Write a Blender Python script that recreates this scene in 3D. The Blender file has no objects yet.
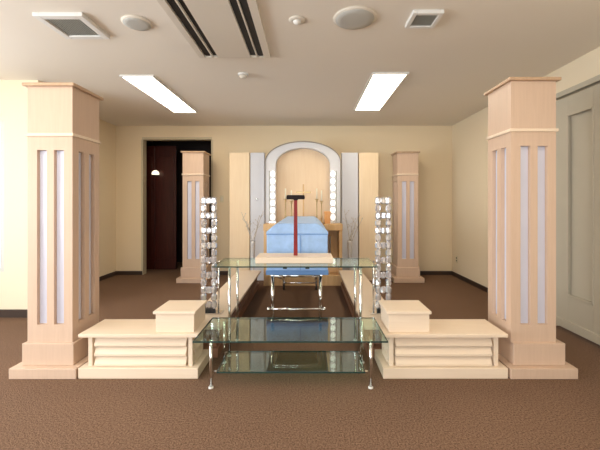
import bpy, bmesh, math, random
from mathutils import Vector, Matrix
random.seed(7)
sc = bpy.context.scene
COL = sc.collection
PI = math.pi

# ------------------------------------------------------------------ materials
def nmat(name):
    m = bpy.data.materials.new(name); m.use_nodes = True
    nt = m.node_tree
    b = nt.nodes['Principled BSDF']
    return m, nt, b

def plain(name, col, rough=.6, metal=0., spec=.5, bump=0., bscale=200., vary=0., vscale=6.):
    m, nt, b = nmat(name)
    b.inputs['Base Color'].default_value = (*col, 1)
    b.inputs['Roughness'].default_value = rough
    b.inputs['Metallic'].default_value = metal
    b.inputs['Specular IOR Level'].default_value = spec
    tc = nt.nodes.new('ShaderNodeTexCoord')
    if vary:
        n = nt.nodes.new('ShaderNodeTexNoise'); n.inputs['Scale'].default_value = vscale; n.inputs['Detail'].default_value = 4
        nt.links.new(tc.outputs['Object'], n.inputs['Vector'])
        r = nt.nodes.new('ShaderNodeValToRGB')
        r.color_ramp.elements[0].position = .3; r.color_ramp.elements[1].position = .7
        r.color_ramp.elements[0].color = (*[c*(1-vary) for c in col], 1)
        r.color_ramp.elements[1].color = (*[min(1, c*(1+vary)) for c in col], 1)
        nt.links.new(n.outputs['Fac'], r.inputs['Fac']); nt.links.new(r.outputs['Color'], b.inputs['Base Color'])
    if bump:
        n = nt.nodes.new('ShaderNodeTexNoise'); n.inputs['Scale'].default_value = bscale; n.inputs['Detail'].default_value = 3
        nt.links.new(tc.outputs['Object'], n.inputs['Vector'])
        bp = nt.nodes.new('ShaderNodeBump'); bp.inputs['Strength'].default_value = bump; bp.inputs['Distance'].default_value = .004
        nt.links.new(n.outputs['Fac'], bp.inputs['Height']); nt.links.new(bp.outputs['Normal'], b.inputs['Normal'])
    return m

def wood(name, c1, c2, rough=.45, scale=(9, 9, .6)):
    m, nt, b = nmat(name)
    tc = nt.nodes.new('ShaderNodeTexCoord'); mp = nt.nodes.new('ShaderNodeMapping')
    mp.inputs['Scale'].default_value = scale
    n = nt.nodes.new('ShaderNodeTexNoise'); n.inputs['Scale'].default_value = 5; n.inputs['Detail'].default_value = 6; n.inputs['Distortion'].default_value = .6
    r = nt.nodes.new('ShaderNodeValToRGB')
    r.color_ramp.elements[0].position = .3; r.color_ramp.elements[1].position = .72
    r.color_ramp.elements[0].color = (*c1, 1); r.color_ramp.elements[1].color = (*c2, 1)
    L = nt.links.new
    L(tc.outputs['Object'], mp.inputs['Vector']); L(mp.outputs['Vector'], n.inputs['Vector'])
    L(n.outputs['Fac'], r.inputs['Fac']); L(r.outputs['Color'], b.inputs['Base Color'])
    b.inputs['Roughness'].default_value = rough
    b.inputs['Specular IOR Level'].default_value = .35
    return m

def carpet_mat():
    m, nt, b = nmat('carpet')
    L = nt.links.new
    tc = nt.nodes.new('ShaderNodeTexCoord')
    n = nt.nodes.new('ShaderNodeTexNoise'); n.inputs['Scale'].default_value = 105; n.inputs['Detail'].default_value = 5; n.inputs['Roughness'].default_value = .8
    n2 = nt.nodes.new('ShaderNodeTexNoise'); n2.inputs['Scale'].default_value = 1.2; n2.inputs['Detail'].default_value = 3
    v = nt.nodes.new('ShaderNodeTexVoronoi'); v.inputs['Scale'].default_value = 210
    for q in (n, n2, v): L(tc.outputs['Object'], q.inputs['Vector'])
    r = nt.nodes.new('ShaderNodeValToRGB')
    r.color_ramp.elements[0].position = .38; r.color_ramp.elements[1].position = .64
    r.color_ramp.elements[0].color = (.105, .060, .038, 1); r.color_ramp.elements[1].color = (.37, .228, .152, 1)
    L(n.outputs['Fac'], r.inputs['Fac'])
    mix = nt.nodes.new('ShaderNodeMixRGB'); mix.blend_type = 'MULTIPLY'; mix.inputs['Fac'].default_value = .25
    L(r.outputs['Color'], mix.inputs['Color1']); L(n2.outputs['Fac'], mix.inputs['Color2'])
    L(mix.outputs['Color'], b.inputs['Base Color'])
    b.inputs['Roughness'].default_value = .95; b.inputs['Specular IOR Level'].default_value = .1
    bp = nt.nodes.new('ShaderNodeBump'); bp.inputs['Strength'].default_value = .7; bp.inputs['Distance'].default_value = .006
    L(v.outputs['Distance'], bp.inputs['Height']); L(bp.outputs['Normal'], b.inputs['Normal'])
    return m

def glass_mat(name, tint, f0=.04, gain=1.):
    # thin sheet: each face reflects by Schlick's rule and lets the rest straight through
    m, nt, b = nmat(name)
    nt.nodes.remove(b)
    out = nt.nodes['Material Output']
    t = nt.nodes.new('ShaderNodeBsdfTransparent'); t.inputs['Color'].default_value = (*tint, 1)
    g = nt.nodes.new('ShaderNodeBsdfGlossy'); g.inputs['Roughness'].default_value = .01; g.inputs['Color'].default_value = (.93, 1, .96, 1)
    lw = nt.nodes.new('ShaderNodeLayerWeight'); lw.inputs['Blend'].default_value = .5
    p = nt.nodes.new('ShaderNodeMath'); p.operation = 'POWER'; p.inputs[1].default_value = 5
    q = nt.nodes.new('ShaderNodeMath'); q.operation = 'MULTIPLY_ADD'; q.use_clamp = True
    q.inputs[1].default_value = (1-f0)*gain; q.inputs[2].default_value = f0
    mx = nt.nodes.new('ShaderNodeMixShader')
    L = nt.links.new
    L(lw.outputs['Facing'], p.inputs[0]); L(p.outputs[0], q.inputs[0]); L(q.outputs[0], mx.inputs['Fac'])
    L(t.outputs[0], mx.inputs[1]); L(g.outputs[0], mx.inputs[2]); L(mx.outputs[0], out.inputs['Surface'])
    return m

def crystal_mat(name, col, trans):
    m, nt, b = nmat(name)
    b.inputs['Base Color'].default_value = (*col, 1); b.inputs['Roughness'].default_value = .08
    b.inputs['Specular IOR Level'].default_value = .9; b.inputs['Metallic'].default_value = .65
    out = nt.nodes['Material Output']
    t = nt.nodes.new('ShaderNodeBsdfTransparent'); t.inputs['Color'].default_value = (.95, .96, .98, 1)
    mx = nt.nodes.new('ShaderNodeMixShader'); mx.inputs['Fac'].default_value = trans
    nt.links.new(b.outputs[0], mx.inputs[1]); nt.links.new(t.outputs[0], mx.inputs[2]); nt.links.new(mx.outputs[0], out.inputs['Surface'])
    return m

def glow(name, col, s):
    m, nt, b = nmat(name)
    b.inputs['Base Color'].default_value = (*col, 1)
    b.inputs['Emission Color'].default_value = (*col, 1); b.inputs['Emission Strength'].default_value = s
    return m

M = {}
M['wall'] = plain('wall_paper', (.84, .705, .50), .85, bump=.15, bscale=120, spec=.2)
M['wall_pale'] = plain('pale_wall_paper', (.84, .73, .55), .85, bump=.15, bscale=120, spec=.2)
M['ceiling'] = plain('ceiling_board', (.85, .79, .70), .9, bump=.1, bscale=150, spec=.1)
M['carpet'] = carpet_mat()
M['baseboard'] = plain('dark_skirting', (.045, .026, .018), .5)
M['ply'] = wood('pale_pink_plywood', (.60, .435, .325), (.64, .47, .355), scale=(14, 14, .8))
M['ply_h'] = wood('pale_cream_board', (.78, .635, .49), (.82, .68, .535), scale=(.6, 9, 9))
M['panel_white'] = plain('lavender_acrylic', (.64, .65, .78), .25, vary=.04, vscale=3)
M['cap'] = wood('cap_board', (.50, .33, .21), (.56, .38, .25))
M['shaded_slat'] = wood('shadow_brown_louver', (.26, .125, .07), (.33, .165, .095), scale=(.6, 9, 9))  # shadow and carpet bounce put into the wood colour of the side benches
M['chrome'] = plain('chrome', (.78, .78, .78), .12, 1.)
M['glass'] = glass_mat('clear_green_glass', (.86, .95, .91), .06, 1.)
M['glass_edge'] = plain('dark_glass_edge', (.02, .05, .045), .1)
M['pane'] = glass_mat('window_glass', (.97, .98, .98), .03)
M['dark'] = plain('black_rubber', (.015, .015, .016), .5)
M['casket'] = plain('blue_brocade', (.36, .56, .90), .45, bump=.5, bscale=90, vary=.10, vscale=14)
M['casket_seam'] = plain('blue_seam_cord', (.17, .33, .66), .7)
M['red'] = wood('red_lacquer', (.20, .008, .008), (.26, .014, .012), .5)
M['black_lacquer'] = plain('black_lacquer', (.012, .006, .006), .6, spec=.2)
M['crystal'] = crystal_mat('acrylic_crystal', (.88, .88, .92), .2)
M['bulb'] = glow('lit_bulb', (1., .98, .92), 1.)
M['white_satin'] = plain('white_satin', (.66, .66, .69), .4, vary=.03)
M['grey_panel'] = plain('pale_grey_laminate', (.62, .63, .68), .4, vary=.03, vscale=3)
M['peach'] = wood('peach_board', (.80, .60, .40), (.84, .65, .45))
M['cream_panel'] = wood('cream_screen_board', (.82, .64, .43), (.86, .69, .48))
M['altar_wood'] = wood('honey_wood', (.62, .38, .17), (.72, .47, .24))
M['edge'] = plain('taupe_edging', (.30, .26, .22), .5)
M['gold'] = plain('aged_brass', (.55, .40, .20), .35, 1.)
M['candle'] = plain('ivory_wax', (.85, .78, .62), .5)
M['orange'] = wood('orange_wood', (.70, .34, .12), (.78, .42, .18))
M['twig'] = plain('grey_bark', (.50, .45, .40), .8, vary=.2, vscale=40)
M['vase'] = plain('grey_ceramic', (.55, .53, .52), .25)
M['tube'] = glow('lamp_diffuser', (1., .88, .69), 12.5)
M['fixture'] = plain('white_painted_metal', (.80, .79, .76), .5)
M['fixture_beige'] = plain('beige_plastic', (.72, .66, .57), .6)
M['grille'] = plain('grey_grille', (.33, .34, .31), .6)
M['speaker'] = plain('grey_speaker_mesh', (.52, .51, .47), .7, bump=.4, bscale=400)
M['slot'] = plain('dark_slot', (.012, .010, .009), .6)
M['door_grey'] = plain('grey_beige_paint', (.52, .48, .39), .55, vary=.03, vscale=3)
M['door_dark'] = wood('dark_red_wood', (.034, .006, .004), (.065, .013, .008), .3)
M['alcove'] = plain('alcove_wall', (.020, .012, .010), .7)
M['trim'] = plain('pale_trim', (.62, .54, .38), .6)
M['lamp'] = glow('doorway_glint_glow', (1., .88, .62), 1.6)  # glow colour for the pale glint in the doorway
M['plate'] = plain('ivory_plastic', (.74, .66, .46), .5)
M['frame'] = plain('window_frame_paint', (.60, .60, .56), .5)

# ------------------------------------------------------------------ mesh helpers
class MB:
    def __init__(s): s.bm = bmesh.new()
    def box(s, x0, x1, y0, y1, z0, z1):
        v = [s.bm.verts.new((x, y, z)) for z in (z0, z1) for y in (y0, y1) for x in (x0, x1)]
        for q in ((0,2,3,1),(4,5,7,6),(0,1,5,4),(2,6,7,3),(0,4,6,2),(1,3,7,5)):
            s.bm.faces.new([v[i] for i in q])
        return s
    def tube(s, p0, p1, r0, r1=None, n=12):
        r1 = r0 if r1 is None else r1
        p0, p1 = Vector(p0), Vector(p1); d = p1 - p0
        q = Vector((0,0,1)).rotation_difference(d.normalized()).to_matrix()
        a, b = [], []
        for i in range(n):
            u = Vector((math.cos(2*PI*i/n), math.sin(2*PI*i/n), 0))
            a.append(s.bm.verts.new(p0 + q @ (u*r0))); b.append(s.bm.verts.new(p1 + q @ (u*r1)))
        for i in range(n):
            f = s.bm.faces.new((a[i], a[(i+1)%n], b[(i+1)%n], b[i])); f.smooth = True
        s.bm.faces.new(a[::-1]); s.bm.faces.new(b)
        return s
    def path(s, pts, r0, r1, n=7):
        for i in range(len(pts)-1):
            t0, t1 = i/(len(pts)-1), (i+1)/(len(pts)-1)
            s.tube(pts[i], pts[i+1], r0+(r1-r0)*t0, r0+(r1-r0)*t1, n)
        return s
    def lathe(s, prof, c=(0,0,0), n=24, smooth=True):
        rings = []
        for r, z in prof:
            rings.append([s.bm.verts.new((c[0]+r*math.cos(2*PI*i/n), c[1]+r*math.sin(2*PI*i/n), c[2]+z)) for i in range(n)])
        for a, b in zip(rings, rings[1:]):
            for i in range(n):
                f = s.bm.faces.new((a[i], a[(i+1)%n], b[(i+1)%n], b[i])); f.smooth = smooth
        s.bm.faces.new(rings[0][::-1]); s.bm.faces.new(rings[-1])
        return s
    def prism(s, prof, y0, y1):          # prof in x,z counter-clockwise seen from -y
        a = [s.bm.verts.new((x, y0, z)) for x, z in prof]; b = [s.bm.verts.new((x, y1, z)) for x, z in prof]
        n = len(prof)
        s.bm.faces.new(a); s.bm.faces.new(b[::-1])
        for i in range(n): s.bm.faces.new((a[i], b[i], b[(i+1)%n], a[(i+1)%n]))
        return s
    def gem(s, c, sx, sy, sz):
        r = bmesh.ops.create_icosphere(s.bm, subdivisions=1, radius=1.)
        for v in r['verts']: v.co = Vector((c[0]+v.co.x*sx, c[1]+v.co.y*sy, c[2]+v.co.z*sz))
        return s
    def ball(s, c, r, u=16, v=10):
        q = bmesh.ops.create_uvsphere(s.bm, u_segments=u, v_segments=v, radius=r)
        for w in q['verts']:
            w.co += Vector(c)
            for f in w.link_faces: f.smooth = True
        return s
    def build(s, name, mat, parent=None, bevel=0., loc=None):
        bmesh.ops.recalc_face_normals(s.bm, faces=s.bm.faces)
        me = bpy.data.meshes.new(name); s.bm.to_mesh(me); s.bm.free()
        me.materials.append(mat)
        o = bpy.data.objects.new(name, me); COL.objects.link(o)
        if parent: o.parent = parent
        if loc: o.location = loc
        if bevel:
            b = o.modifiers.new('bevel', 'BEVEL'); b.width = bevel; b.segments = 2; b.limit_method = 'ANGLE'
            b.harden_normals = False
        return o

def tag(o, label, cat, group=None):
    o['label'] = label; o['category'] = cat
    if group: o['group'] = group
    return o
def thing(name, label, cat, loc, rz=0, group=None):
    o = bpy.data.objects.new(name, None); COL.objects.link(o)
    o.location = loc; o.rotation_euler = (0, 0, rz); o.empty_display_size = .1
    return tag(o, label, cat, group)
def struct(o):
    o['kind'] = 'structure'; return o
def copy_tree(src, parent=None):
    c = src.copy(); COL.objects.link(c)
    if parent: c.parent = parent
    for ch in list(src.children): copy_tree(ch, c)
    return c

# ------------------------------------------------------------------ room
H = 2.575
FS = .98          # fixtures were measured under a 2.60 m ceiling
XL, XF, XR, YB, YF, YR = -3.32, -4.70, 2.49, 6.05, 3.80, -3.2
T = .12
b = MB(); b.box(XF-T, XR+T, YR-T, YF, -.1, 0); b.box(XL-T, XR+T, YF, YB+1.5, -.1, 0)
struct(b.build('floor', M['carpet']))
b = MB(); b.box(XF-T, XR+T, YR-T, YF, H, H+.1); b.box(XL-T, XR+T, YF, YB+1.5, H, H+.1)
struct(b.build('ceiling', M['ceiling']))
# back wall with the doorway opening
DX0, DX1, DZ = -2.86, -1.66, 2.37
b = MB(); b.box(XL-T, DX0, YB, YB+T, 0, H); b.box(DX1, XR+T, YB, YB+T, 0, H); b.box(DX0, DX1, YB, YB+T, DZ, H)
struct(b.build('wall_back', M['wall']))
# left wall of the recess, and the return with the window
struct(MB().box(XL-T, XL, YF+.14, YB, 0, H).build('wall_left', M['wall']))
WX0, WX1, WZ0, WZ1 = -4.45, -3.30, .49, 2.14
b = MB(); b.box(XF-T, WX0, YF, YF+.14, 0, H); b.box(WX1, -2.93, YF, YF+.14, 0, H)
b.box(WX0, WX1, YF, YF+.14, 0, WZ0); b.box(WX0, WX1, YF, YF+.14, WZ1, H)
b.box(XL, -2.93, YF+.14, YF+.55, 0, H)
struct(b.build('wall_left_return', M['wall_pale']))
# front left wall with large window opening
LY0, LY1, LZ0, LZ1 = -1.4, 2.7, .45, 2.25
b = MB(); b.box(XF-T, XF, YR, LY0, 0, H); b.box(XF-T, XF, LY1, YF, 0, H); b.box(XF-T, XF, LY0, LY1, 0, LZ0); b.box(XF-T, XF, LY0, LY1, LZ1, H)
struct(b.build('wall_far_left', M['wall_pale']))
# right wall with the door opening
RY0, RY1, RZ = 2.20, 3.54, 2.28
b = MB(); b.box(XR, XR+T, RY1, YB, 0, H); b.box(XR, XR+T, YR, RY0, 0, H); b.box(XR, XR+T, RY0, RY1, RZ, H)
struct(b.build('wall_right', M['wall_pale']))
# wall behind the viewer with window opening
BX0, BX1, BZ0, BZ1 = -3.9, .6, .45, 2.25
b = MB(); b.box(XF-T, BX0, YR-T, YR, 0, H); b.box(BX1, XR+T, YR-T, YR, 0, H); b.box(BX0, BX1, YR-T, YR, 0, BZ0); b.box(BX0, BX1, YR-T, YR, BZ1, H)
struct(b.build('wall_behind', M['wall_pale']))
# baseboards
bh, bt = .065, .014
b = MB(); b.box(XL, DX0, YB-bt, YB, 0, bh); b.box(DX1, XR, YB-bt, YB, 0, bh); struct(b.build('baseboard_back', M['baseboard']))
b = MB(); b.box(XR-bt, XR, RY1+.06, YB-bt, 0, bh); b.box(XR-bt, XR, YR, RY0-.06, 0, bh); struct(b.build('baseboard_right', M['baseboard']))
b = MB(); b.box(XL, XL+bt, YF+.55, YB-bt, 0, bh); b.box(XF, -2.93, YF-bt, YF, 0, bh+.02); b.box(-2.93, -2.93+bt, YF-bt, YF+.55, 0, bh+.02); b.box(XF, XF+bt, YR, YF-bt, 0, bh)
struct(b.build('baseboard_left', M['baseboard']))
# doorway alcove
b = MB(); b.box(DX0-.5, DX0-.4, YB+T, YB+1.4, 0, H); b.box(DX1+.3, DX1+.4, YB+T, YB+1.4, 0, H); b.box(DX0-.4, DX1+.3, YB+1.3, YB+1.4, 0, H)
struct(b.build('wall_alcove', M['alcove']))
b = MB(); b.box(DX0-.005, DX1+.005, YB-.012, YB+T, DZ-.035, DZ+.005); b.box(DX0-.02, DX0+.012, YB-.006, YB+T, 0, DZ-.035); b.box(DX1-.012, DX1+.02, YB-.006, YB+T, 0, DZ-.035)
struct(b.build('trim_1', M['trim']))
d = bpy.data.objects.new('door_alcove', None); COL.objects.link(d); d.location = (-3.25, YB+.45, 0); struct(d)  # dark red door leaves standing inside the alcove
for i in range(2):
    l = MB().box(.01+i*.40, .40+i*.40, 0, .04, .01, 2.3).build('alcove_leaf', M['door_dark'], d, .004)
    MB().box(.05+i*.40, .36+i*.40, -.012, 0, .2, 2.1).build('raised_field', M['door_dark'], l, .005)
# right double door
d = bpy.data.objects.new('door_1', None); COL.objects.link(d); d.location = (XR, RY0, 0); struct(d)
for i in range(2):
    y0 = .66*i+.012; y1 = y0+.646
    l = MB()
    l.box(.03, .07, y0, y1, .03, RZ-.02)
    # raised stile and rail ring round the sunk panel
    l.box(.0, .03, y0, y0+.185, .03, RZ-.02); l.box(.0, .03, y1-.165, y1, .03, RZ-.02)
    l.box(.0, .03, y0+.185, y1-.165, .03, .36); l.box(.0, .03, y0+.185, y1-.165, 2.08, RZ-.02)
    lf = l.build('door_leaf', M['door_grey'], d, .003)
    MB().box(-.012, .004, y0+.0, y1, .03, .11).build('kick_rail', M['door_grey'], lf, .004)
    mo = MB(); a0, a1 = y0+.185, y1-.165
    for (u0, u1, w0, w1) in ((a0-.012, a0+.012, .348, 2.092), (a1-.012, a1+.012, .348, 2.092), (a0, a1, .348, .372), (a0, a1, 2.068, 2.092)):
        mo.box(-.008, .006, u0, u1, w0, w1)
    mo.build('panel_moulding', M['door_grey'], lf, .003)
b = MB(); b.box(XR-.02, XR+.02, RY1-.002, RY1+.05, 0, RZ+.05); b.box(XR-.02, XR+.02, RY0-.05, RY0+.002, 0, RZ+.05); b.box(XR-.02, XR+.02, RY0, RY1, RZ, RZ+.05)
struct(b.build('trim_2', M['door_grey'], None, .004))
# windows
def window(name, axis, c, u0, u1, z0, z1, n):
    w = bpy.data.objects.new(name, None); COL.objects.link(w); struct(w)
    f = MB(); t = .045
    def bx(m, a0, a1, q0, q1, d0, d1):
        if axis == 'x': m.box(c+d0, c+d1, a0, a1, q0, q1)
        else: m.box(a0, a1, c+d0, c+d1, q0, q1)
    bx(f, u0, u1, z0, z0+t, -.05, .05); bx(f, u0, u1, z1-t, z1, -.05, .05)
    for i in range(n+1):
        u = u0 + (u1-u0-t)*i/n; bx(f, u, u+t, z0+t, z1-t, -.05, .05)
    f.build('window_frame', M['frame'], w)
    g = MB(); bx(g, u0+t, u1-t, z0+t, z1-t, -.003, .003); g.build('window_pane', M['pane'], w)
    return w
window('window_1', 'y', YF+.06, WX0, WX1, WZ0, WZ1, 1)
window('window_2', 'x', XF-.06, LY0, LY1, LZ0, LZ1, 4)
window('window_3', 'y', YR-.06, BX0, BX1, BZ0, BZ1, 4)

# ------------------------------------------------------------------ ceiling fixtures
def ceiling_light(x0, x1, y0, y1, label):
    x0, x1, y0, y1 = x0*FS, x1*FS, y0*FS, y1*FS
    t = thing('ceiling_light', label, 'ceiling light', ((x0+x1)/2, (y0+y1)/2, H), 0, 'long ceiling lights')
    w, l = (x1-x0)/2, (y1-y0)/2; e = .02
    f = MB(); f.box(-w-e, -w, -l-e, l+e, -.018, 0); f.box(w, w+e, -l-e, l+e, -.018, 0); f.box(-w, w, -l-e, -l, -.018, 0); f.box(-w, w, l, l+e, -.018, 0)
    f.build('frame', M['fixture'], t, .002)
    MB().box(-w, w, -l, l, -.010, -.002).build('diffuser', M['tube'], t)
ceiling_light(-1.985, -1.665, 3.74, 5.2, 'lit rectangular ceiling light on the left, between vent and doorway')
ceiling_light(.69, 1.03, 3.66, 5.08, 'lit rectangular ceiling light on the right, above the far right column')
ceiling_light(-1.985, -1.665, .45, 1.9, 'added unseen rectangular ceiling light overhead at left, nearer than the air conditioner')  # added out of view to brighten the front carpet
ceiling_light(.69, 1.03, .45, 1.9, 'added unseen rectangular ceiling light overhead at right, nearer than the small vent')  # second added fixture, also unseen, for more light on the front carpet
def vent(x, y, s, label, mat):
    t = thing('ceiling_vent', label, 'vent', (x*FS, y*FS, H))
    h = s/2; e = s*.14
    f = MB(); f.box(-h, -h+e, -h, h, -.028, 0); f.box(h-e, h, -h, h, -.028, 0); f.box(-h+e, h-e, -h, -h+e, -.028, 0); f.box(-h+e, h-e, h-e, h, -.028, 0)
    f.build('frame', M['fixture'], t, .004)
    g = MB(); g.box(-h+e, h-e, -h+e, h-e, -.012, -.004)
    n = 14
    for i in range(n):
        x0 = -h+e+(s-2*e)*(i+.2)/n; g.box(x0, x0+(s-2*e)*.5/n, -h+e, h-e, -.020, -.012)
    g.build('grille', mat, t)
vent(-1.79, 2.675, .35, 'large white ceiling vent with grey grille, above the left pillar', M['grille'])
vent(.85, 2.57, .215, 'small white ceiling vent with grey grille, right of the large round speaker', M['grille'])
def speaker(x, y, r, label):
    t = thing('ceiling_speaker', label, 'speaker', (x*FS, y*FS, H), 0, 'round ceiling speakers')
    MB().lathe([(r, 0), (r, -.008), (r*.9, -.014)], n=36).build('rim', M['fixture_beige'], t)
    MB().lathe([(r*.9, -.012), (r*.88, -.018), (r*.6, -.021), (.01, -.022)], n=36).build('mesh_cover', M['speaker'], t)
speaker(-1.29, 2.64, .105, 'small round grey ceiling speaker, left of the air conditioner')
speaker(.345, 2.575, .155, 'large round grey ceiling speaker, left of the small square vent')
t = thing('smoke_detector', 'white domed smoke detector on ceiling behind the air conditioner', 'smoke detector', (-.67, 3.62, H))
MB().lathe([(.055, 0), (.055, -.014), (.048, -.018)], n=24).build('base', M['fixture'], t)
MB().lathe([(.04, -.016), (.038, -.034), (.028, -.046), (.01, -.05)], n=24).build('sensor_dome', M['fixture_beige'], t)
t = thing('ceiling_sprinkler', 'small round white ceiling sprinkler between air conditioner and large speaker', 'sprinkler', (-.08, 2.55, H))
MB().lathe([(.06, 0), (.06, -.006), (.04, -.012)], n=28).build('rim', M['fixture_beige'], t)
MB().lathe([(.030, -.010), (.026, -.024), (.012, -.034), (.004, -.036)], n=20).build('head', M['fixture'], t)
# cassette air conditioner
t = thing('air_conditioner', 'long beige ceiling cassette air conditioner with dark air slots', 'air conditioner', (-.657, 2.545, H))
l0, l1 = -.62, .62
p = MB()
for (x0, x1) in ((-.32, -.27), (-.205, -.195), (-.15, .14), (.195, .205), (.262, .32)):
    p.box(x0, x1, l0, l1, -.026, 0)
p.box(-.32, .32, l1-.02, l1+.0, -.0255, 0); p.box(-.32, .32, l0, l0+.02, -.0255, 0)
p.build('panel', M['fixture_beige'], t)
for (x0, x1) in ((-.27, -.205), (-.195, -.15), (.14, .195), (.205, .262)):
    MB().box(x0, x1, l0+.02, l1-.02, -.006, -.001).build('air_slot', M['slot'], t)
for x in (-.238, .235):
    MB().box(x-.018, x+.018, l0+.03, l1-.03, -.015, -.010).build('louver', M['slot'], t)

# ------------------------------------------------------------------ pillars
def shaft_mesh(w, z0, z1, s0, s1, dep=.034):
    h = w/2
    us = [-h, -h+.21*w, -h+.43*w, -h+.59*w, -h+.81*w, h]
    zs = [z0, s0, s1, z1]
    m = MB(); bm = m.bm
    for k in range(4):
        R = Matrix.Rotation(k*PI/2, 3, 'Z')
        P = lambda u, d, z: bm.verts.new(R @ Vector((u, -h+d, z)))
        for i in range(5):
            for j in range(3):
                u0, u1, a, c = us[i], us[i+1], zs[j], zs[j+1]
                if i in (1, 3) and j == 1:
                    for (e, f) in (((u0, a), (u0, c)), ((u1, c), (u1, a)), ((u0, c), (u1, c)), ((u1, a), (u0, a))):
                        bm.faces.new((P(e[0], 0, e[1]), P(f[0], 0, f[1]), P(f[0], dep, f[1]), P(e[0], dep, e[1])))
                else:
                    bm.faces.new((P(u0, 0, a), P(u1, 0, a), P(u1, 0, c), P(u0, 0, c)))
    # inner core closes the bottom of the slots
    bmesh.ops.remove_doubles(bm, verts=bm.verts, dist=.0002)
    g = h-dep-.006
    return m, us, g
def pillar(x, y, zt, label, dx=0.):
    t = thing('decorative_pillar', label, 'pillar', (x, y, 0), 0, 'square slotted pillars at the four corners')
    w = .325; h = w/2
    MB().box(-.237+dx, .237+dx, -.237, .237, .001, .075).build('base_plate', M['ply'], t, .004)
    MB().box(-.185+dx, .185+dx, -.185, .185, .075, .232).build('plinth_block', M['ply'], t, .004)
    k = zt/2.12
    zm, zs1, zs0 = 1.735*k, 1.635*k, .36
    m, us, g = shaft_mesh(w, .232, zm, zs0, zs1)
    m.box(-g, g, -g, g, .232, zm)
    m.build('shaft', M['ply'], t)
    for q in range(4):
        for (a, c) in ((us[1], us[2]), (us[3], us[4])):
            o = MB().box(a+.001, c-.001, -h+.027, -h+.034, zs0+.001, zs1-.001).build('slot_panel', M['panel_white'], t)
            o.rotation_euler = (0, 0, q*PI/2)
    MB().box(-h-.012, h+.012, -h-.012, h+.012, zm, zm+.022).build('moulding', M['ply_h'], t, .003)
    MB().box(-h, h, -h, h, zm+.022, zt-.022).build('capital', M['ply'], t)
    MB().box(-h-.024, h+.024, -h-.024, h+.024, zt-.022, zt).build('cap', M['cap'], t, .003)
pillar(-1.867, 2.695, 2.105, 'square pale plywood pillar with white slots, at front left near the window')
pillar(1.632, 2.695, 2.145, 'square pale plywood pillar with white slots, at front right near the grey door', .03)
pillar(-1.80, 5.64, 2.05, 'square slotted plywood pillar at the back left in front of the dark doorway')
pillar(1.57, 5.66, 2.05, 'square slotted plywood pillar at the back right near the room corner')

# ------------------------------------------------------------------ platforms
A = -.12
def platform(name, x0, x1, y0, y1, z, label, cat, sides, group, lid=.024, base=.075, slat='ply_h'):
    t = thing(name, label, cat, ((x0+x1)/2, (y0+y1)/2, 0), 0, group)
    w, l = (x1-x0)/2, (y1-y0)/2
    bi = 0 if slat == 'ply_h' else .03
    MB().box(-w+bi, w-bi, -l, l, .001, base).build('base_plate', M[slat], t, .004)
    MB().box(-w, w, -l, l, z-lid, z).build('lid', M['ply_h'], t, .003)
    ins = .05
    bw, bl = w-ins, l-.035
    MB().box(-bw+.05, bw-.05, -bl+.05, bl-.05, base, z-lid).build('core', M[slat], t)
    pw = .03
    for sx in (-1, 1):
        for sy in (-1, 1):
            px, py = sx*(bw-pw/2), sy*(bl-pw/2)
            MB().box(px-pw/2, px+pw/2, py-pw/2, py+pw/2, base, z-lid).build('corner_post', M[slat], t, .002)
    zs, ze = base+.004, z-lid-.004
    n = 3; hh = (ze-zs)/n
    for face in sides:
        a = (bw if face in 'fb' else bl) - pw - .016
        off = (bl if face in 'fb' else bw)
        rz = {'f': 0, 'r': PI/2, 'b': PI, 'l': -PI/2}[face]
        for i in range(n):
            za = zs+i*hh; zb = za+hh-.014
            m = MB(); bm = m.bm
            pr = [(-off-.006, za), (-off+.048, za), (-off+.048, zb), (-off+.022, zb), (-off-.006, za+.014)]
            L_ = [bm.verts.new((-a, y, zz)) for y, zz in pr]; R_ = [bm.verts.new((a, y, zz)) for y, zz in pr]
            bm.faces.new(L_); bm.faces.new(R_[::-1])
            for q in range(len(pr)):
                bm.faces.new((L_[q], R_[q], R_[(q+1)%5], L_[(q+1)%5]))
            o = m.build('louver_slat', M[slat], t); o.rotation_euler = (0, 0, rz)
    return t
platform('low_platform', A-1.50, A-.655, 2.465, 2.79, .315, 'low cream louvered platform beside the front left pillar', 'platform', 'flrb', 'low louvered front platforms')
platform('low_platform', A+.65, A+1.53, 2.465, 2.79, .315, 'low cream louvered platform beside the front right pillar', 'platform', 'flrb', 'low louvered front platforms')
for s, lab in ((-1, 'left'), (1, 'right')):
    xs = sorted((A+s*.572, A+s*.90))
    platform('side_rail_platform', xs[0], xs[1], 2.80, 5.15, .25, 'long low cream-topped bench, its louvers painted shadow brown, %s of the casket trolley' % lab, 'platform', 'rl', 'long low side benches', slat='shaded_slat')  # base, core and slats carry a painted shadow tone under the cream lid
def block(x0, x1, y0, y1, z0, z1, label):
    t = thing('step_block', label, 'block', ((x0+x1)/2, (y0+y1)/2, z0+.0005), 0, 'square cream step blocks')
    w, l, h = (x1-x0)/2, (y1-y0)/2, z1-z0
    MB().box(-w+.016, w-.012, -l+.012, l-.012, 0, h-.02).build('body', M['ply_h'], t, .002)
    MB().box(-w, w, -l, l, h-.02, h).build('lid', M['ply_h'], t, .003)
block(A-.985, A-.682, 2.49, 2.785, .315, .467, 'square cream step block on top of the left low platform')
block(A+.68, A+1.0, 2.49, 2.785, .315, .467, 'square cream step block on top of the right low platform')

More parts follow.
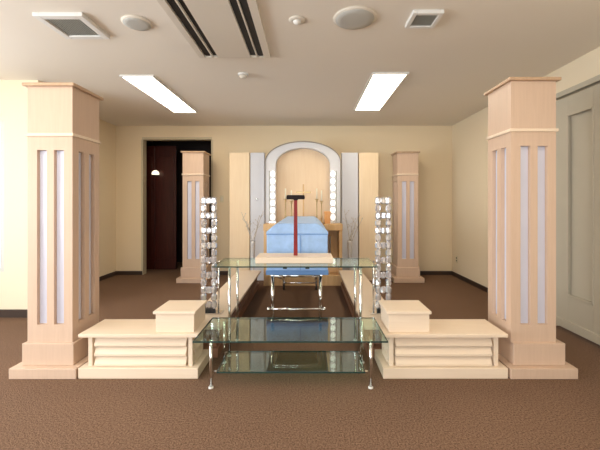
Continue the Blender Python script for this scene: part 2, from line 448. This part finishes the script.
# ------------------------------------------------------------------ glass tables
def glass_sheet(name, w, l, z, parent, th=.01):
    g = MB().box(-w, w, -l, l, z-th, z).build(name, M['glass'], parent)
    e = MB(); q = .003
    e.box(-w-q, w+q, -l-q, -l, z-th, z); e.box(-w-q, w+q, l, l+q, z-th, z); e.box(-w-q, -w, -l, l, z-th, z); e.box(w, w+q, -l, l, z-th, z)
    e.build('polished_edge', M['glass_edge'], g)
    return g
t = thing('glass_table', 'low two-tier glass table with chrome legs in front, empty', 'table', (A+.005, 2.53, 0))
glass_sheet('table_top', .637, .237, .335, t)
glass_sheet('shelf', .50, .165, .10, t)
for sx in (-1, 1):
    for sy in (-1, 1):
        l = MB().tube((sx*.535, sy*.185, .012), (sx*.535, sy*.185, .325), .0105).build('leg', M['chrome'], t)
        MB().lathe([(.017, .0005), (.017, .008), (.012, .012)], (sx*.535, sy*.185, 0), 16).build('foot', M['fixture'], l)
        MB().box(min(sx*.500, sx*.523), max(sx*.500, sx*.523), sy*.15-.008, sy*.15+.008, .082, .098).build('shelf_bracket', M['chrome'], t)
t = thing('glass_table', 'taller narrow glass table with chrome legs carrying the cream board', 'table', (A+.015, 2.995, 0))
glass_sheet('table_top', .655, .21, .736, t)
for sx in (-1, 1):
    for sy in (-1, 1):
        l = MB().tube((sx*.532, sy*.16, .01), (sx*.532, sy*.16, .726), .0115).build('leg', M['chrome'], t)
        MB().lathe([(.017, .0005), (.017, .008), (.012, .012)], (sx*.532, sy*.16, 0), 16).build('foot', M['fixture'], l)
for x in (-.08, .10):
    MB().box(x-.016, x+.016, -.19, -.16, .712, .726).build('support_clip', M['dark'], t)

t = tag(MB().box(-.323, .323, -.135, .135, 0, .05).build('wooden_board', M['ply_h'], None, .004, (A+.005, 3.04, .7365)),
        'cream wooden board lying on the tall glass table', 'board')
# red T shaped stand
t = thing('t_shaped_stand', 'dark red T-shaped wooden post with black crossbar on cream board', 'stand', (-.107, 3.03, .7866))
m = MB()
m.prism([(-.017, 0), (.017, 0), (.0145, .485), (-.0145, .485)], -.014, .014); m.build('post', M['red'], t, .003)
m = MB(); m.prism([(-.078, .485), (.078, .485), (.080, .505), (.076, .522), (-.076, .522), (-.080, .505)], -.018, .018); m.build('crossbar', M['black_lacquer'], t, .004)
MB().tube((0, 0, .478), (0, 0, .487), .02).build('collar', M['black_lacquer'], t)

# ------------------------------------------------------------------ casket on trolley
t = thing('casket', 'light blue cloth-covered casket on chrome trolley, seen end on', 'casket', (-.103, 3.335, .555))
W = .292
MB().prism([(-W+.012, 0), (W-.012, 0), (W, .02), (W, .385), (-W, .385), (-W, .02)], 0, 1.83).build('body', M['casket'], t, .008)
MB().prism([(-W-.006, .388), (W+.006, .388), (W+.002, .412), (W-.072, .474), (W-.10, .490), (-W+.10, .490), (-W+.072, .474), (-W-.002, .412)], -.006, 1.836).build('lid', M['casket'], t, .010)
m = MB(); m.box(-W-.004, W+.004, -.004, 1.834, .382, .391); m.build('seam_cord', M['casket_seam'], t)
m = MB(); m.box(-.003+.03, .003+.03, -.008, .002, .02, .38); m.build('vertical_seam', M['casket_seam'], t)
m = MB(); m.box(-W-.006, W+.006, -.012, 1.842, .0, .045); m.build('lower_trim', M['casket_seam'], t, .006)
t = thing('casket_trolley', 'chrome wheeled trolley under the blue casket', 'trolley', (-.112, 4.2, 0))
hw = .232
f = MB()
for sx in (-1, 1): f.tube((sx*hw, -.80, .535), (sx*hw, .80, .535), .0185)
for y in (-.8, 0, .8): f.tube((-hw, y, .535), (hw, y, .535), .016)
f.build('top_frame', M['chrome'], t)
for sy in (-1, 1):
    for sx in (-1, 1):
        l = MB().tube((sx*hw, sy*.80, .535), (sx*hw, sy*.80, .085), .0175).build('leg', M['chrome'], t)
        c = MB(); c.tube((sx*hw-.012, sy*.80, .042), (sx*hw+.012, sy*.80, .042), .041, None, 18); c.build('castor_wheel', M['dark'], l)
        MB().box(sx*hw-.019, sx*hw+.019, sy*.80-.02, sy*.80+.02, .07, .10).build('castor_fork', M['chrome'], l)
    cb = MB().tube((-hw-.03, sy*.80-.02, .215), (hw+.03, sy*.80-.02, .215), .0115).build('crossbar', M['chrome'], t)
    for sx in (-1, 1): MB().ball((sx*(hw+.035), sy*.80-.02, .215), .021).build('end_knob', M['chrome'], cb)
    MB().tube((-hw, sy*.80, .10), (hw, sy*.80, .10), .010).build('lower_bar', M['chrome'], t)
for sx in (-1, 1):
    MB().tube((sx*(hw-.035), -.72, .51), (sx*(hw-.035), .72, .15), .009).build('brace', M['chrome'], t)

# ------------------------------------------------------------------ crystal stands
gem_me = None
def crystal_stand(x, y, z, inner, label):
    global gem_me
    t = thing('crystal_stand', label, 'stand', (x, y, z+.0005), 0, 'tall crystal stands on the side benches')
    a, b = sorted((-inner*.07, inner*.125))
    MB().box(a, b, -.055, .055, 0, .010).build('foot', M['chrome'], t, .003)
    MB().box(-.055, .055, -.03, .03, .010, .036).build('socket', M['dark'], t, .004)
    for sx in (-1, 1): MB().tube((sx*.045, 0, .036), (sx*.045, 0, 1.04), .006).build('pole', M['chrome'], t)
    MB().tube((inner*.088, 0, .010), (inner*.088, 0, .47), .008).build('support_rod', M['chrome'], t)
    if gem_me is None:
        o = MB().lathe([(.62, -1), (1, -.55), (1, .55), (.62, 1)], n=8, smooth=False).build('crystal_bead', M['crystal'], t); gem_me = o.data
        COL.objects.unlink(o); bpy.data.objects.remove(o)
    p = .067
    for i in range(15):
        zc = .072+p*i
        for cx in ((-1, 0, 1) if i % 2 == 0 else (-1, 1)):
            o = bpy.data.objects.new('crystal_bead', gem_me); COL.objects.link(o); o.parent = t
            o.location = (cx*.047, 0, zc); o.scale = (.027, .027, .0335) if cx else (.030, .022, .029)
            o.rotation_euler = (0, 0, .21*i)
crystal_stand(A-.775, 3.16, .25, 1, 'tall sparkling crystal stand on the left bench, beside the glass tables')
crystal_stand(A+.80, 3.16, .25, -1, 'tall sparkling crystal stand on the right bench, beside the glass tables')

# ------------------------------------------------------------------ altar at the back
C = -.08
AZ = .927
def screen(x0, x1, mat, label, knob=None, group=None):
    t = thing('screen_panel', label, 'panel', ((x0+x1)/2, 5.64, 0), 0, group)
    w = (x1-x0)/2
    MB().box(-w, w, -.05, .05, .06, 2.045).build('board', mat, t, .004)
    MB().box(-w+.01, w-.01, -.04, .04, .001, .06).build('foot', mat, t)
    if knob is not None:
        MB().lathe([(.008, 0), (.008, .012), (.016, .016), (.016, .024), (.006, .028)], n=16).build('knob', M['chrome'], t, 0, (knob, -.05, 1.30)).rotation_euler = (PI/2, 0, 0)
g = 'tall screen panels beside the arch'
screen(-1.253, -.935, M['cream_panel'], 'tall cream screen panel at the left end of the altar backdrop', None, g)
screen(-.920, -.698, M['grey_panel'], 'tall pale grey screen panel just left of the white arch', -.01, g)
screen(.538, .800, M['grey_panel'], 'tall pale grey screen panel just right of the white arch', None, g)
screen(.815, 1.125, M['cream_panel'], 'tall cream screen panel at the right end of the altar backdrop', None, g)
t = thing('altar_arch', 'white arched altar surround with peach back panel', 'arch', (C, 5.62, 0))
def arc(a, bb, zc, n=28): return [(a*math.cos(PI*i/n), zc+bb*math.sin(PI*i/n)) for i in range(n+1)]
def arch_frame(ao, bo, zo, ai, bi, zi, y0, y1):
    m = MB(); bm = m.bm
    O = [(ao, 0.001)] + arc(ao, bo, zo) + [(-ao, 0.001)]
    I = [(ai, 0.001)] + arc(ai, bi, zi) + [(-ai, 0.001)]
    V = [[bm.verts.new((x, y, z)) for x, z in P] for P in (O, I) for y in (y0, y1)]
    for i in range(len(O)-1):
        for a, c in ((0, 1), (1, 3), (3, 2), (2, 0)):
            bm.faces.new((V[a][i], V[a][i+1], V[c][i+1], V[c][i]))
    for i in (0, -1): bm.faces.new((V[0][i], V[1][i], V[3][i], V[2][i]))
    return m
arch_frame(.592, .32, 1.885, .43, .265, 1.845, -.10, .06).build('arch_frame', M['white_satin'], t, .004)
arch_frame(.600, .332, 1.885, .588, .316, 1.885, -.115, -.095).build('edge_moulding', M['edge'], t)
MB().prism([(-.45, .001), (.45, .001)] + arc(.45, .28, 1.845), .03, .05).build('back_panel', M['peach'], t)
for s, lab in ((-1, 'left'), (1, 'right')):
    t = thing('lit_bulb_column', 'vertical column of glowing white bulbs on the %s side of the arch' % lab, 'lamp', (C+s*.465, 5.41, AZ+.0005), 0, 'glowing bulb columns in the arch')
    MB().box(-.05, .05, -.03, .03, 0, .03).build('foot', M['chrome'], t, .003)
    MB().box(s*.052-.006, s*.052+.006, -.02, .02, .03, .81).build('backing_strip', M['grille'], t)
    MB().tube((0, 0, .03), (0, 0, .80), .012).build('pole', M['chrome'], t)
    for i in range(7):
        zc = .09+.112*i
        MB().lathe([(.012, -.046), (.030, -.032), (.040, -.008), (.040, .008), (.030, .032), (.012, .046)], (0, 0, zc), 14).build('bulb', M['bulb'], t)
# altar table
AZ = .927
t = thing('altar_table', 'honey wood altar table behind the casket', 'altar', (C+.005, 5.355, 0))
MB().box(-.592, .592, -.145, .145, AZ-.10, AZ).build('table_top', M['altar_wood'], t, .006)
for s in (-1, 1):
    MB().box(s*.562-.025, s*.562+.025, -.13, .13, .001, AZ-.10).build('side_panel', M['altar_wood'], t, .004)
m = MB(); m.box(-.537, .31, .10, .13, .16, AZ-.10); m.box(.31, .35, .10, .13, .16, AZ-.10); m.box(.43, .537, .10, .13, .16, AZ-.10); m.box(.35, .43, .10, .13, .16, .30); m.box(.35, .43, .10, .13, .72, AZ-.10)
m.build('back_board', M['altar_wood'], t)
MB().box(-.537, .537, -.12, .10, .001, .16).build('plinth', M['altar_wood'], t, .005)
# cross
t = thing('altar_cross', 'thin wooden cross standing at the centre of the altar table', 'cross', (-.07, 5.36, .9275))
MB().lathe([(.055, 0), (.055, .02), (.03, .035), (.015, .05)], n=20).build('foot', M['gold'], t)
MB().box(-.012, .012, -.010, .010, .05, .60).build('upright', M['altar_wood'], t, .002)
MB().box(-.115, .115, -.009, .009, .465, .488).build('crossbar', M['gold'], t, .002)
def candlestick(x, h, label):
    t = thing('candlestick', label, 'candlestick', (x, 5.37, .9275), 0, 'slim candlesticks on the altar')
    MB().lathe([(.033, 0), (.033, .012), (.016, .03), (.009, .06)], n=20).build('foot', M['gold'], t)
    MB().lathe([(.009, .06), (.014, .10), (.008, .14), (.008, h-.20), (.02, h-.185), (.008, h-.17)], n=14).build('stem', M['gold'], t)
    MB().lathe([(.008, h-.17), (.030, h-.165), (.032, h-.155), (.012, h-.155)], n=18).build('drip_pan', M['gold'], t)
    MB().lathe([(.011, h-.155), (.011, h), (.004, h+.006)], n=12).build('candle', M['candle'], t)
candlestick(-.345, .53, 'slim brass candlestick at the far left of the altar table')
candlestick(-.255, .50, 'slim brass candlestick second from left on the altar table')
candlestick(.135, .53, 'slim brass candlestick just right of the altar cross')
candlestick(.208, .50, 'slim brass candlestick at the right of the altar, beside the orange box')
t = thing('wooden_box', 'small orange wooden box at the right end of the altar table', 'box', (.295, 5.35, .9275))
MB().box(-.045, .045, -.04, .04, 0, .15).build('body', M['orange'], t, .004)
MB().box(-.050, .050, -.045, .045, .15, .185).build('lid', M['orange'], t, .005)
# branches in vases
def branches(x, y, tips, lab, lean):
    v = thing('floor_vase', 'slim grey floor vase at the %s of the altar table' % lab, 'vase', (x, y, 0), 0, 'slim grey floor vases')
    MB().lathe([(.06, .001), (.06, .012), (.022, .03), (.022, .35), (.034, .48), (.036, .62), (.040, .66), (.032, .655), (.026, .58)], n=24).build('body', M['vase'], v)
    r = thing('dry_branches', 'bare grey twigs standing in the vase at the %s of the altar' % lab, 'branches', (x, y, .60), 0, 'bare twigs beside the altar')
    rnd = random.Random(11 if lab == 'left' else 23)
    for (dx, dz) in tips:
        pts = []
        for i in range(7):
            k = i/6
            pts.append(Vector((dx*k**1.3+rnd.uniform(-.008, .008)*(i > 0), rnd.uniform(-.02, .02)*k, -.03*(1-k)+dz*k)))
        s = MB().path(pts, .0075, .003).build('twig', M['twig'], r)
        for q in (3, 4, 5):
            m = MB(); sg = 1 if (q % 2) else -1
            p1 = pts[q]+Vector((sg*rnd.uniform(.03, .06), rnd.uniform(-.03, .03), rnd.uniform(.04, .09)))
            m.tube(pts[q], p1, .0035, .0018, 6); m.ball(p1, .008, 8, 6)
            m.build('offshoot', M['twig'], s)
branches(-.845, 5.36, ((-.17, .50), (-.10, .36), (.10, .44), (.16, .52)), 'left', 0)
branches(.64, 5.36, ((-.08, .55), (.06, .42), (.15, .50), (.20, .40)), 'right', 0)

# ------------------------------------------------------------------ small wall things
t = thing('light_switch', 'ivory light switch plate on back wall beside the cream screen', 'light switch', (-1.49, 6.05, 1.31))
MB().box(-.036, .036, -.008, 0, -.06, .06).build('plate', M['plate'], t, .002)
MB().box(-.014, .014, -.013, -.008, -.03, .03).build('rocker', M['fixture_beige'], t, .002)
t = thing('power_outlet', 'small ivory power outlet low on right wall near the corner', 'outlet', (2.49, 5.85, .30), PI/2)
MB().box(-.036, .036, .0, .008, -.06, .06).build('plate', M['plate'], t, .002)
for z in (-.022, .022): MB().box(-.015, .015, .008, .010, z-.012, z+.012).build('socket', M['slot'], t)
t = thing('doorway_glint', 'small glowing cream shape for the glint on the dark red door inside the doorway', 'lamp', (-2.79, 6.4875, 1.79))  # glowing shape built in place of an unidentified glint
MB().box(-.03, .03, -.012, -.0005, -.05, .05).build('back_plate', M['black_lacquer'], t)
MB().lathe([(.035, -.03), (.065, -.028), (.06, .01), (.035, .04), (.01, .048)], (0, -.085, 0), 20).build('glint_dome', M['lamp'], t)

# ------------------------------------------------------------------ light
def area(name, loc, rot, sx, sy, e, col):
    l = bpy.data.lights.new(name, 'AREA'); l.shape = 'RECTANGLE'; l.size = sx; l.size_y = sy; l.energy = e; l.color = col
    o = bpy.data.objects.new(name, l); COL.objects.link(o); o.location = loc; o.rotation_euler = rot
    return o
day = (.94, .97, 1.)
area('daylight_far_left', (XF-.25, (LY0+LY1)/2, (LZ0+LZ1)/2), (0, -PI/2, 0), LZ1-LZ0, LY1-LY0, 250, day)
area('daylight_behind', ((BX0+BX1)/2, YR-.25, (BZ0+BZ1)/2), (PI/2, 0, 0), BX1-BX0, BZ1-BZ0, 150, day)
area('daylight_return', ((WX0+WX1)/2, YF+.4, (WZ0+WZ1)/2), (-PI/2, 0, 0), WX1-WX0, WZ1-WZ0, 25, day)
w = bpy.data.worlds.new('World'); sc.world = w; w.use_nodes = True
w.node_tree.nodes['Background'].inputs['Color'].default_value = (.85, .92, 1., 1)
w.node_tree.nodes['Background'].inputs['Strength'].default_value = 1.0

# ------------------------------------------------------------------ camera
cd = bpy.data.cameras.new('camera'); cam = bpy.data.objects.new('camera', cd); COL.objects.link(cam)
cam.location = (0, 0, 1.24); cam.rotation_euler = (PI/2, 0, 0)
cd.sensor_width = 36; cd.lens = 21.0; cd.shift_x = -8/600; cd.shift_y = -22/600; cd.clip_start = .02
sc.camera = cam
sc.view_settings.view_transform = 'Standard'
sc.view_settings.look = 'None'; sc.view_settings.gamma = 1; sc.view_settings.use_curve_mapping = False
sc.view_settings.exposure = 0.16
sc.cycles.use_denoising = True
sc.cycles.max_bounces = 10; sc.cycles.transparent_max_bounces = 16; sc.cycles.caustics_reflective = False; sc.cycles.caustics_refractive = False
